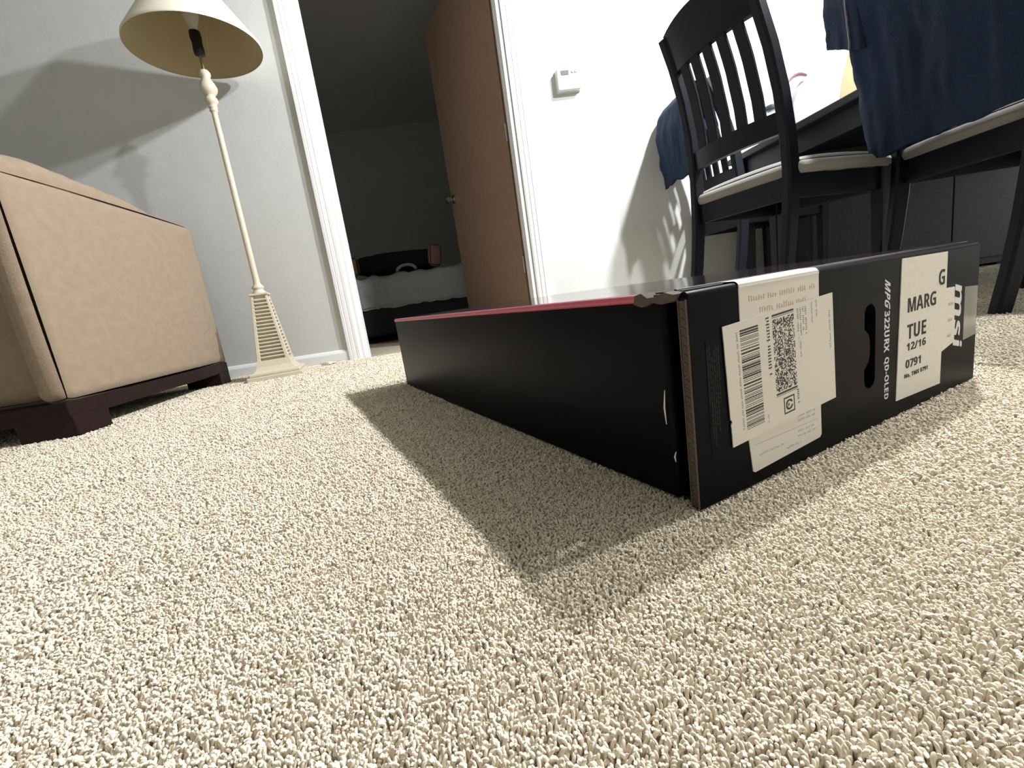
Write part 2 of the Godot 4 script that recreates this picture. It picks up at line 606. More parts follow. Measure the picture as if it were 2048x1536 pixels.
# ------------------------------------------------------------------ bedroom seen through the door
func bedroom() -> void:
	struct("wall_bedroom_back", cuboid(Vector3(-3.6, -0.05, -6.3), Vector3(2.4, 2.5, -6.2)), M.wall, "white wall at the far side of the unlit bedroom", "wall")
	struct("wall_bedroom_left", cuboid(Vector3(-3.6, -0.05, -6.2), Vector3(-3.5, 2.5, ZW - 0.12)), M.wall, "white left wall inside the unlit bedroom", "wall")
	struct("wall_bedroom_right", cuboid(Vector3(2.3, -0.05, -6.2), Vector3(2.4, 2.5, ZW - 0.12)), M.wall, "white right wall inside the unlit bedroom", "wall")
	struct("ceiling_bedroom", cuboid(Vector3(-3.6, 2.5, -6.3), Vector3(2.4, 2.6, ZW - 0.12)), M.wall, "bedroom ceiling beyond the doorway", "ceiling")
	var t := thing("bed", "low bed with a pale grey comforter in the dark bedroom", "bed", Vector3(-0.75, 0, -4.4))
	var dark := mat(Color(0.10, 0.11, 0.14), 0.8)
	var b := Mb.new()
	b.rbox(Vector3(0, 0.165, 0), Vector3(2.0, 0.23, 1.42), 0.02, 2)
	part("bed_base", b, dark, t)
	for sx in [-0.9, 0.9]:
		for sz in [-0.62, 0.62]:
			b = Mb.new()
			b.rbox(Vector3(sx, 0.025, sz), Vector3(0.07, 0.06, 0.07), 0.006, 1)
			part("leg", b, dark, t)
	b = Mb.new()
	b.rbox(Vector3(0, 0.38, 0), Vector3(1.98, 0.24, 1.42), 0.06, 3)
	part("mattress", b, mat(Color(0.7, 0.7, 0.7), 0.9), t)
	# comforter hanging over the near side with soft vertical folds
	b = Mb.new()
	var rows := []
	var w := FastNoiseLite.new()
	w.seed = 3
	w.frequency = 2.4
	for j in 21:
		var s := j / 20.0
		var row := []
		for i in 81:
			var x := -1.03 + 2.06 * i / 80.0
			var wave := w.get_noise_2d(x * 2.0, s * 0.6)
			var p: Vector3
			if s < 0.55:
				var k := s / 0.55
				p = Vector3(x, 0.515 + 0.03 * wave, -0.70 + k * 1.40)
			elif s < 0.66:
				var k := (s - 0.55) / 0.11 * PI * 0.5
				p = Vector3(x, 0.465 + 0.05 * cos(k) + 0.03 * wave * cos(k), 0.70 + 0.055 * sin(k) + 0.02 * wave * sin(k))
			else:
				var k := (s - 0.66) / 0.34
				p = Vector3(x, 0.465 - k * (0.185 + 0.02 * w.get_noise_2d(x * 3.0, 9.0)), 0.755 + 0.035 * wave * (0.4 + k))
			row.append(p)
		rows.append(row)
	b.grid(rows, Vector3(0, 0.2, 0))
	# underside, a finger below
	var under := []
	for r in rows:
		var row := []
		for p in r:
			row.append(p - Vector3(0, 0.018, 0.012))
		under.append(row)
	b.grid(under, Vector3(0, 2.0, 3.0))
	part("comforter", b, rough_surface(Color(0.58, 0.61, 0.605), Color(0.65, 0.68, 0.67), 0.03, 2.0, 0.95, 1.0, 0.2, 67), t)
	# dark throw heaped along the bed, a pink plush, a pale scarf, a tan pillow
	b = Mb.new()
	heap(b, Vector3(-0.58, 0.625, -4.02), Vector3(0.36, 0.080, 0.20), 21, 0.12)
	tag(part("blanket", b, mat(Color(0.07, 0.075, 0.11), 0.95)), "dark navy blanket heaped along the bed", "blanket")
	var cu := thing("cushion", "small dusky pink cushion propped upright on the bed", "cushion", Vector3(-0.262, 0.545, -3.79), 0.5)
	b = Mb.new()
	puff(b, Vector3(0, 0.080, 0), Vector3(0.095, 0.160, 0.045), 0.020, 0.010)
	var cc := part("cushion_body", b, rough_surface(Color(0.52, 0.39, 0.37), Color(0.60, 0.46, 0.43), 0.1, 6.0, 0.95, 1.0, 0.2, 71), cu)
	cc.rotation.z = -0.16
	b = Mb.new()
	var arc := []
	var rr := []
	for i in 13:
		var a := PI * i / 12.0
		arc.append(Vector3(-0.49 - 0.075 * cos(a), 0.535 + 0.045 * sin(a), -3.76 - 0.02 * sin(a)))
		rr.append(0.013)
	b.tube(arc, rr, 10)
	tag(part("scarf", b, mat(Color(0.62, 0.60, 0.60), 0.95)), "pale scarf looped on the edge of the bed", "scarf")
	b = Mb.new()
	puff(b, Vector3(0, 0.07, 0), Vector3(0.13, 0.14, 0.07), 0.028, 0.012)
	var pl := tag(part("pillow", b, mat(Color(0.40, 0.31, 0.21), 0.95)), "small tan pillow at the end of the bed by the doorway", "pillow")
	pl.position = Vector3(-0.93, 0.545, -3.76)
	pl.rotation.y = 0.3

func heap(b: Mb, o: Vector3, r: Vector3, seed_: int, rough: float) -> void:
	var f := FastNoiseLite.new()
	f.seed = seed_
	f.frequency = 1.3
	var rows := []
	for i in 15:
		var a := -PI * 0.5 + PI * i / 14.0
		var row := []
		for j in 36:
			var t := TAU * j / 36.0
			var d := Vector3(cos(a) * cos(t), sin(a), cos(a) * sin(t))
			var k := 1.0 + rough * 2.0 * f.get_noise_3dv(d * 1.6)
			var p := d * k
			# squarer than a ball
			p = Vector3(signf(p.x) * pow(absf(p.x), 0.5), signf(p.y) * pow(absf(p.y), 0.5), signf(p.z) * pow(absf(p.z), 0.5))
			row.append(o + p * r)
		rows.append(row)
	b.grid(rows, o, true)

# ------------------------------------------------------------------ armchair, its back to the lamp side
func armchair() -> void:
	# local: +x = outward normal of the back panel, z = along it towards the viewer; origin under the near corner
	var t := thing("armchair", "tan upholstered armchair with a dark wood plinth left of the floor lamp", "armchair", Vector3(-1.160, -0.004, -1.315), 0.062)
	var L := 0.945
	var b := Mb.new()
	# outer back panel, gently stuffed
	puff(b, Vector3(-0.042, 0.417, -L * 0.5), Vector3(0.084, 0.632, L - 0.02), 0.034, 0.012)
	part("back_panel", b, M.sofa, t)
	# edge strip at the far end with its own seam
	b = Mb.new()
	puff(b, Vector3(-0.115, 0.412, -L + 0.012), Vector3(0.215, 0.622, 0.034), 0.014, 0.002)
	part("side_strip", b, M.sofa, t)
	# arms
	b = Mb.new()
	puff(b, Vector3(-0.475, 0.405, -0.145), Vector3(0.83, 0.605, 0.19), 0.045, 0.006)
	part("arm", b, M.sofa, t)
	b = Mb.new()
	puff(b, Vector3(-0.47, 0.410, -L + 0.095), Vector3(0.86, 0.615, 0.19), 0.045, 0.010)
	part("arm", b, M.sofa, t)
	b = Mb.new()
	puff(b, Vector3(-0.54, 0.40, -L * 0.5), Vector3(0.68, 0.20, L - 0.40), 0.06, 0.02)
	part("seat_cushion", b, M.sofa, t)
	# back cushion rolling over the top edge, thinning to the far end
	b = Mb.new()
	var path := []
	var rad := []
	var w := FastNoiseLite.new()
	w.seed = 12
	w.frequency = 3.0
	for i in 25:
		var k := i / 24.0
		var z := -0.03 - 0.74 * k
		var e := sqrt(maxf(0.0, 1.0 - pow(2.0 * k - 1.0, 6.0)))
		path.append(Vector3(-0.070, 0.745 - 0.012 * k + 0.006 * w.get_noise_1d(z * 6.0), z))
		rad.append(0.058 * e * (1.0 - 0.45 * k * k) + 0.003)
	b.tube(path, rad, 20)
	part("back_cushion", b, M.sofa, t)
	# plinth and block feet
	b = Mb.new()
	b.rbox(Vector3(-0.45, 0.080, -L * 0.5), Vector3(0.89, 0.048, L - 0.005), 0.004, 2)
	part("plinth", b, M.plinth, t)
	for sx in [-0.075, -0.83]:
		for sz in [-0.070, -L + 0.06]:
			b = Mb.new()
			b.rbox(Vector3(sx, 0.030, sz), Vector3(0.15 if sx > -0.5 else 0.12, 0.064, 0.135 if sz > -0.5 else 0.09), 0.004, 2)
			part("leg", b, M.plinth, t)

# rounded box whose broad faces bulge
func puff(b: Mb, o: Vector3, size: Vector3, r: float, bulge: float) -> void:
	var at := b.v.size()
	var h := size * 0.5
	for k in 3:
		var k1 := (k + 1) % 3
		var k2 := (k + 2) % 3
		for sgn in [-1.0, 1.0]:
			var rows := []
			var m := 15
			for i in m:
				var row := []
				for j in m:
					var q := Vector3.ZERO
					q[k] = sgn * h[k]
					q[k1] = h[k1] * ease_grid(i, m, r / h[k1])
					q[k2] = h[k2] * ease_grid(j, m, r / h[k2])
					var rr := minf(r, minf(h.x, minf(h.y, h.z)) * 0.99)
					var cl := q.clamp(-h + Vector3.ONE * rr, h - Vector3.ONE * rr)
					var p := cl + (q - cl).normalized() * rr
					var a := clampf(1.0 - pow(p[k1] / h[k1], 2.0), 0.0, 1.0) * clampf(1.0 - pow(p[k2] / h[k2], 2.0), 0.0, 1.0)
					p[k] += sgn * bulge * sqrt(a)
					row.append(o + p)
				rows.append(row)
			b.grid(rows, o)

func ease_grid(i: int, m: int, edge: float) -> float:
	# three rows in each rounded edge, the rest spread across the face
	var e := clampf(edge, 0.02, 0.9)
	if i <= 3:
		return -1.0 + e * i / 3.0
	if i >= m - 4:
		return 1.0 - e * (m - 1 - i) / 3.0
	return -1.0 + e + (2.0 - 2.0 * e) * (i - 3) / float(m - 7)

# ------------------------------------------------------------------ floor lamp
func floor_lamp() -> void:
	var t := thing("floor_lamp", "cream floor lamp with ribbed square pedestal and empire shade by the doorway", "floor lamp", Vector3(-0.968, -0.004, -2.195), 0.255)
	var b := Mb.new()
	b.rbox(Vector3(0, 0.012, 0), Vector3(0.235, 0.024, 0.235), 0.005, 2)
	b.rbox(Vector3(0, 0.031, 0), Vector3(0.215, 0.016, 0.215), 0.006, 2)
	part("base_plate", b, M.cream, t)
	# flared foot of the pedestal, then four tapering corner stiles
	b = Mb.new()
	var prev := []
	for q in [[0.100, 0.036], [0.082, 0.046], [0.073, 0.062], [0.068, 0.090]]:
		var ring := [Vector3(-q[0], q[1], -q[0]), Vector3(q[0], q[1], -q[0]), Vector3(q[0], q[1], q[0]), Vector3(-q[0], q[1], q[0])]
		if prev.size() > 0:
			for k in 4:
				var k2 := (k + 1) % 4
				var mid: Vector3 = (ring[k] + ring[k2]) * 0.5
				var up: Vector3 = (ring[k] - prev[k]).normalized()
				var nn: Vector3 = (ring[k2] - ring[k]).normalized().cross(up)
				if nn.dot(Vector3(mid.x, 0, mid.z)) < 0.0:
					nn = -nn
				b.quad(prev[k], prev[k2], ring[k2], ring[k], nn)
		prev = ring
	b.quad(prev[0], prev[1], prev[2], prev[3], Vector3.UP)
	part("pedestal_foot", b, M.cream, t)
	b = Mb.new()
	for sx in [-1, 1]:
		for sz in [-1, 1]:
			b.bar([Vector3(sx * 0.060, 0.085, sz * 0.060), Vector3(sx * 0.0285, 0.385, sz * 0.0285)], Vector3(1, 0, 0), [0.017, 0.011], [0.017, 0.011], 0.002)
	# inner core behind the ribs
	b.bar([Vector3(0, 0.06, 0), Vector3(0, 0.385, 0)], Vector3(1, 0, 0), [0.112, 0.046], [0.112, 0.046], 0.001)
	part("pedestal", b, M.cream, t)
	# horizontal ribs on the four faces
	for face in 4:
		var rot := Basis(Vector3.UP, face * PI * 0.5)
		for k in 17:
			var y := 0.104 + k * 0.0162
			var hw := lerpf(0.060, 0.0285, (y - 0.085) / 0.30)
			b = Mb.new()
			b.rbox(rot * Vector3(0, y, hw + 0.0008), Vector3(hw * 2.0 - 0.008, 0.0078, 0.014), 0.0035, 1, rot)
			part("rib", b, M.cream, t)
	b = Mb.new()
	b.rbox(Vector3(0, 0.388, 0), Vector3(0.080, 0.010, 0.080), 0.003, 2)
	part("cap_plate", b, M.cream, t)
	# turned collar, slim pole, turned vase finial
	b = Mb.new()
	b.lathe(Vector3.ZERO, [Vector2(0.028, 0.392), Vector2(0.030, 0.398), Vector2(0.022, 0.406), Vector2(0.020, 0.411), Vector2(0.025, 0.416), Vector2(0.0265, 0.422), Vector2(0.019, 0.430), Vector2(0.0145, 0.440), Vector2(0.0135, 0.47), Vector2(0.0125, 0.9), Vector2(0.0115, 1.165)], 24)
	part("pole", b, M.cream, t)
	b = Mb.new()
	b.lathe(Vector3.ZERO, [Vector2(0.0115, 1.160), Vector2(0.016, 1.166), Vector2(0.016, 1.171), Vector2(0.013, 1.174), Vector2(0.0175, 1.179), Vector2(0.0175, 1.184), Vector2(0.0145, 1.188), Vector2(0.021, 1.194), Vector2(0.026, 1.205), Vector2(0.023, 1.216), Vector2(0.0165, 1.222), Vector2(0.021, 1.228), Vector2(0.0315, 1.242), Vector2(0.034, 1.256), Vector2(0.028, 1.272), Vector2(0.019, 1.288), Vector2(0.0165, 1.296), Vector2(0.021, 1.304), Vector2(0.0215, 1.314), Vector2(0.015, 1.324), Vector2(0.007, 1.328)], 28)
	part("finial", b, M.cream, t)
	b = Mb.new()
	b.tube([Vector3(0, 1.325, 0), Vector3(0, 1.385, 0)], [0.006, 0.006], 10)
	part("stem", b, mat(Color(0.55, 0.50, 0.38), 0.4, 0.6), t)
	b = Mb.new()
	b.lathe(Vector3.ZERO, [Vector2(0.004, 1.380), Vector2(0.020, 1.384), Vector2(0.021, 1.40), Vector2(0.019, 1.425), Vector2(0.022, 1.445), Vector2(0.021, 1.47), Vector2(0.001, 1.472)], 20)
	part("socket", b, mat(Color(0.035, 0.03, 0.03), 0.5), t)
	b = Mb.new()
	b.lathe(Vector3.ZERO, [Vector2(0.013, 1.47), Vector2(0.016, 1.49), Vector2(0.030, 1.53), Vector2(0.030, 1.555), Vector2(0.020, 1.575), Vector2(0.001, 1.582)], 20)
	part("light_bulb", b, mat(Color(0.86, 0.86, 0.84), 0.3), t)
	b = Mb.new()
	var harp := []
	var hr := []
	for i in 25:
		var a := PI * i / 24.0
		harp.append(Vector3(-0.052 * cos(a) * (1.0 if sin(a) > 0.3 else 0.6 + 1.33 * sin(a)), 1.385 + 0.285 * pow(sin(a), 0.75), 0))
		hr.append(0.0016)
	b.tube(harp, hr, 6)
	part("harp", b, mat(Color(0.80, 0.76, 0.64), 0.4, 0.2), t)
	# empire shade: thin walled cone, open at both ends, hemmed
	b = Mb.new()
	var so := Vector3(-0.006, 0, 0.003)
	b.lathe(so, [Vector2(0.248, 1.404), Vector2(0.2495, 1.406), Vector2(0.248, 1.416), Vector2(0.060, 1.695)], 64)
	M.shade_out.backlight_enabled = false
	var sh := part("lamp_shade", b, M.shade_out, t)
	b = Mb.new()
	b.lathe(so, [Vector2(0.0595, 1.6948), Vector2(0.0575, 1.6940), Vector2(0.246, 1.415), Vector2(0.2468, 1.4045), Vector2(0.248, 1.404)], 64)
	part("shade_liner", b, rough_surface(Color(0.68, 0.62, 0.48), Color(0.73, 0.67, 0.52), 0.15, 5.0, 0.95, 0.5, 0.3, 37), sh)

func power_cord() -> void:
	var b := Mb.new()
	var cv := Curve3D.new()
	for q in [Vector3(-0.88, 0.004, -2.33), Vector3(-0.82, 0.006, -2.36), Vector3(-0.775, 0.010, -2.33), Vector3(-0.755, 0.006, -2.38), Vector3(-0.80, 0.012, -2.40), Vector3(-0.835, 0.010, -2.37), Vector3(-0.79, 0.016, -2.345), Vector3(-0.735, 0.006, -2.36), Vector3(-0.715, 0.005, -2.40), Vector3(-0.76, 0.008, -2.425)]:
		var prev: Vector3 = cv.get_point_position(cv.point_count - 1) if cv.point_count > 0 else q
		cv.add_point(q, (prev - q) * 0.3, (q - prev) * 0.3)
	var path := []
	var rad := []
	for i in 81:
		path.append(cv.sample_baked(cv.get_baked_length() * i / 80.0))
		rad.append(0.0038)
	b.tube(path, rad, 8)
	tag(part("power_cord", b, mat(Color(0.88, 0.87, 0.84), 0.5)), "white power cord coiled on the carpet right of the floor lamp", "cord")

# ------------------------------------------------------------------ boxed monitor on the carpet
func rect(x0: float, y0: float, x1: float, y1: float) -> PackedVector2Array:
	return PackedVector2Array([Vector2(x0, y0), Vector2(x1, y0), Vector2(x1, y1), Vector2(x0, y1)])

func monitor_box() -> void:
	var W := 0.576
	var L := 1.048
	var H := 0.195
	var t := thing("cardboard_box", "large black cardboard monitor box lying flat on the carpet with shipping labels", "box", Vector3(0.172, -0.002, -0.358), 0.3995)
	var b := Mb.new()
	b.rbox(Vector3(W * 0.5 + 0.0015, H * 0.5, -L * 0.5 - 0.013), Vector3(W - 0.003, H, L - 0.028), 0.006, 3)
	part("box_body", b, M.card_black, t)
	# glossy printed lid sheet over the top
	b = Mb.new()
	b.rbox(Vector3(W * 0.5 + 0.004, H + 0.0003, -L * 0.5 - 0.003), Vector3(W - 0.014, 0.0022, L - 0.022), 0.001, 2)
	var gloss := rough_surface(Color(0.16, 0.10, 0.13), Color(0.12, 0.11, 0.15), 0.01, 1.5, 0.10, 0.04, 0.01, 83)
	part("lid_print", b, gloss, t)
	# red fold along the long top edge
	b = Mb.new()
	b.tube([Vector3(0.0052, H - 0.0028, -L + 0.006), Vector3(0.0050, H - 0.0026, -L * 0.5), Vector3(0.0052, H - 0.0028, -0.052)], [0.0042, 0.0043, 0.0042], 20)
	part("lid_fold", b, rough_surface(Color(0.70, 0.30, 0.38), Color(0.78, 0.40, 0.47), 0.05, 6.0, 0.4, 0.3, 0.05, 89), t)
	# end panel: corrugated sheet with a hand hole
	b = Mb.new()
	var hx0 := 0.2735
	var hx1 := 0.297
	var hy0 := 0.050
	var hy1 := 0.1466
	var z0 := -0.009
	b.slab(rect(0.0005, 0.001, hx0, H - 0.004), z0, 0.0)
	b.slab(rect(hx1, 0.001, W - 0.006, H - 0.004), z0, 0.0)
	b.slab(rect(hx0, 0.001, hx1, hy0), z0, 0.0)
	b.slab(rect(hx0, hy1, hx1, H - 0.004), z0, 0.0)
	# rounded corners of the hole and the finger tab left standing in it
	for c in [[hx0, hy0, 1, 1], [hx1, hy0, -1, 1], [hx1, hy1, -1, -1], [hx0, hy1, 1, -1]]:
		var fil := PackedVector2Array([Vector2(c[0], c[1])])
		for i in 6:
			var a := PI * 0.5 * i / 5.0
			fil.append(Vector2(c[0] + c[2] * 0.011 * (1.0 - sin(a)), c[1] + c[3] * 0.011 * (1.0 - cos(a))))
		b.slab(fil, z0, 0.0)
	b.slab(PackedVector2Array([Vector2(hx0, 0.072), Vector2(0.279, 0.0755), Vector2(0.285, 0.081), Vector2(0.2875, 0.089), Vector2(0.2875, 0.104), Vector2(0.285, 0.112), Vector2(0.279, 0.117), Vector2(hx0, 0.1205)]), z0, -0.001)
	part("end_panel", b, M.card_black, t)
	# rounded shoulder where the lid turns down over the end panel
	b = Mb.new()
	b.tube([Vector3(0.002, H - 0.0045, -0.0045), Vector3(W * 0.5, H - 0.0040, -0.0045), Vector3(W - 0.012, H - 0.0045, -0.0045), Vector3(W - 0.006, H - 0.009, -0.006)], [0.0048, 0.0050, 0.0048, 0.003], 18)
	part("lid_shoulder", b, M.card_black, t)
	b = Mb.new()
	b.tube([Vector3(0.010, H + 0.0006, -0.020), Vector3(W - 0.014, H + 0.0006, -0.020)], [0.0022, 0.0022], 10)
	part("lid_crease", b, gloss, t)
	# raw edge of the corrugated sheet: two liners with the wavy core between
	b = Mb.new()
	b.rbox(Vector3(-0.0006, H * 0.5 - 0.002, -0.0008), Vector3(0.0022, H - 0.008, 0.0012), 0.0004, 1)
	b.rbox(Vector3(-0.0006, H * 0.5 - 0.002, -0.0084), Vector3(0.0022, H - 0.008, 0.0012), 0.0004, 1)
	var path := []
	var rad := []
	for i in 141:
		path.append(Vector3(-0.0006, 0.003 + (H - 0.010) * i / 140.0, -0.0046 + 0.0026 * sin(i * 1.1)))
		rad.append(0.0008)
	b.tube(path, rad, 5)
	b.rbox(Vector3(0.0002, H * 0.5 - 0.002, -0.0046), Vector3(0.0012, H - 0.010, 0.0070), 0.0004, 1)
	part("corrugated_edge", b, M.card_brown, t)
	# torn tuck tab at the near top corner
	b = Mb.new()
	b.slab(PackedVector2Array([Vector2(-0.058, H - 0.007), Vector2(-0.055, H + 0.001), Vector2(-0.047, H + 0.0025), Vector2(-0.040, H - 0.002), Vector2(-0.030, H - 0.0015), Vector2(-0.020, H + 0.0015), Vector2(-0.010, H - 0.001), Vector2(-0.010, H - 0.006), Vector2(-0.024, H - 0.0085), Vector2(-0.036, H - 0.006), Vector2(-0.047, H - 0.010)]), -0.004, 0.012)
	var tab := part("torn_tab", b, M.card_brown, t)
	tab.rotation.y = PI * 0.5
	tab.transform = Transform3D(Basis(Vector3(0, 0, 1), Vector3(0, 1, 0), Vector3(-1, 0, 0)), Vector3(0.008, 0, 0))
	# white slivers painting the glints of bulged film beside the corner
	for s in [[0.075, 0.108, -0.034], [0.040, 0.050, -0.026]]:
		b = Mb.new()
		b.tube([Vector3(0.0014, s[0], s[2]), Vector3(0.0010, (s[0] + s[1]) * 0.5, s[2] - 0.0005), Vector3(0.0014, s[1], s[2] + 0.001)], [0.0004, 0.0009, 0.0004], 6)
		part("painted_glint", b, M.paper, t)
	box_labels(t)

func box_labels(t: Node3D) -> void:
	var up := PI * 0.5
	# return slip folded over the top edge
	var b := Mb.new()
	b.slab(PackedVector2Array([Vector2(0.0640, 0.150), Vector2(0.0690, 0.049), Vector2(0.0735, 0.0150), Vector2(0.0765, 0.0135), Vector2(0.1845, 0.0190), Vector2(0.1875, 0.0220), Vector2(0.1850, 0.120), Vector2(0.1855, 0.1935), Vector2(0.0640, 0.1935)]), 0.0, 0.0008)
	var slip := part("return_label", b, printed(slip_image()), t)
	slip.set_meta("label", "white return label folded over the top edge of the box")
	b = Mb.new()
	var rows := []
	for i in 9:
		var a := PI * 0.5 * i / 8.0
		rows.append([Vector3(0.0640, 0.1905 + 0.0062 * sin(a), -0.0045 + 0.0056 * cos(a)), Vector3(0.1855, 0.1905 + 0.0062 * sin(a), -0.0045 + 0.0056 * cos(a))])
	rows.append([Vector3(0.066, 0.1972, -0.024), Vector3(0.184, 0.1972, -0.024)])
	b.grid(rows, Vector3(0.12, 0.15, -0.1))
	part("label_fold", b, M.paper, slip)
	# wide shipping label
	b = Mb.new()
	b.slab(PackedVector2Array([Vector2(0.0394, 0.1600), Vector2(0.0440, 0.0745), Vector2(0.0462, 0.0725), Vector2(0.0445, 0.0700), Vector2(0.0457, 0.0477), Vector2(0.2135, 0.0563), Vector2(0.2078, 0.1688)]), 0.0008, 0.0016)
	var ship := part("shipping_label", b, printed(ship_image()), t)
	ship.set_meta("label", "wide shipping label with barcode and dense code block")
	# tall delivery sticker
	b = Mb.new()
	b.slab(PackedVector2Array([Vector2(0.3533, 0.1895), Vector2(0.3457, 0.0199), Vector2(0.4622, 0.0170), Vector2(0.4628, 0.0596), Vector2(0.4995, 0.0672), Vector2(0.4945, 0.1409), Vector2(0.4702, 0.1418), Vector2(0.4701, 0.1880)]), 0.0, 0.0008)
	var st := part("delivery_sticker", b, M.paper, t)
	st.set_meta("label", "white delivery sticker with bold black lettering")
	var z := 0.0008
	lettering("G", font(), M.ink, st, Vector3(0.4475, 0.1475, z), 0.0165, 0.0195)
	lettering("MARG", font(), M.ink, st, Vector3(0.3690, 0.1245, z), 0.0725, 0.0175)
	lettering("TUE", font(), M.ink, st, Vector3(0.3690, 0.0920, z), 0.0480, 0.0180)
	lettering("12/16", font(), M.ink, st, Vector3(0.3685, 0.0775, z), 0.0490, 0.0095)
	lettering("0791", font(), M.ink, st, Vector3(0.3670, 0.0560, z), 0.0385, 0.0105)
	lettering("No. TMX 0791", font(), M.ink, st, Vector3(0.3645, 0.0440, z), 0.0600, 0.0055)
	# faint stamp on the sticker's side tab
	for k in 3:
		b = Mb.new()
		b.slab(rect(0.4780, 0.118 - k * 0.021, 0.4920 - 0.002 * k, 0.1215 - k * 0.021), z, z + 0.0002)
		part("print_mark", b, mat(Color(0.70, 0.69, 0.66), 0.7), st)
	# model lettering, read downwards
	var f := font()
	lettering("MPG", f, M.print_white, t, Vector3(0.3165, 0.1700, 0.0), 0.0300, 0.0120, -up, 0.5)
	lettering("322URX", f, M.print_white, t, Vector3(0.3165, 0.1335, 0.0), 0.0480, 0.0115, -up)
	lettering("QD-OLED", f, M.print_white, t, Vector3(0.3165, 0.0790, 0.0), 0.0510, 0.0115, -up)
	# bold maker's mark, read downwards, partly under the sticker
	lettering("msi", f, M.print_white, t, Vector3(0.4970, 0.1440, 0.0), 0.0820, 0.0285, -up, 0.25)
	# fine print beside the wide label
	b = Mb.new()
	b.slab(rect(0.0185, 0.040, 0.0355, 0.150), 0.0, 0.0003)
	var fine := printed(fine_image(), 0.32)
	fine.metallic_specular = 0.14
	part("fine_print", b, fine, t)
	# clear packing tape at the right end
	b = Mb.new()
	b.slab(PackedVector2Array([Vector2(0.5270, 0.1370), Vector2(0.5680, 0.1340), Vector2(0.5685, 0.0660), Vector2(0.5285, 0.0640)]), 0.0, 0.0005)
	var tape := mat(Color(0.85, 0.85, 0.83, 0.14), 0.12)
	tape.transparency = BaseMaterial3D.TRANSPARENCY_ALPHA
	part("packing_tape", b, tape, t)

func printed(im: Image, rough := 0.6) -> StandardMaterial3D:
	var m := mat(Color.WHITE, rough)
	m.albedo_texture = ImageTexture.create_from_image(im)
	m.texture_repeat = false
	return m

func sheet(w: int, h: int, c: Color) -> Image:
	var im := Image.create(w, h, false, Image.FORMAT_RGB8)
	im.fill(c)
	return im

# a row of small word-like marks; vertical ones run down the sheet
func words(im: Image, x: int, y: int, length: int, size: int, c: Color, down := false) -> void:
	var p := 0
	while p < length:
		var word := mini(rng.randi_range(size * 2, size * 5), length - p)
		var q := 0
		while q < word:
			var g := maxi(2, size / 3)
			var a := rng.randi_range(0, size / 3)
			if down:
				im.fill_rect(Rect2i(x + a, y + p + q, size - a, g - 1), c)
				im.fill_rect(Rect2i(x + rng.randi_range(0, size - 3), y + p + q, 2, g * 2), c)
			else:
				im.fill_rect(Rect2i(x + p + q, y + a, g - 1, size - a), c)
				im.fill_rect(Rect2i(x + p + q, y + rng.randi_range(0, size - 3), g * 2, 2), c)
			q += g * 2
		p += word + size

func slip_image() -> Image:
	# 0.1240 m x 0.180 m
	var im := sheet(496, 720, Color(0.87, 0.85, 0.81))
	var red := Color(0.72, 0.60, 0.55)
	words(im, 50, 46, 410, 22, red)
	words(im, 110, 92, 290, 22, red)
	words(im, 60, 150, 250, 9, Color(0.35, 0.33, 0.31))
	im.fill_rect(Rect2i(50, 610, 420, 2), Color(0.62, 0.61, 0.58))
	words(im, 330, 560, 120, 10, Color(0.58, 0.57, 0.54))
	words(im, 330, 580, 120, 10, Color(0.58, 0.57, 0.54))
	words(im, 330, 625, 120, 10, Color(0.58, 0.57, 0.54))
	words(im, 330, 645, 120, 10, Color(0.58, 0.57, 0.54))
	words(im, 80, 650, 150, 12, Color(0.66, 0.65, 0.61))
	words(im, 250, 675, 100, 10, Color(0.60, 0.59, 0.56))
	return im

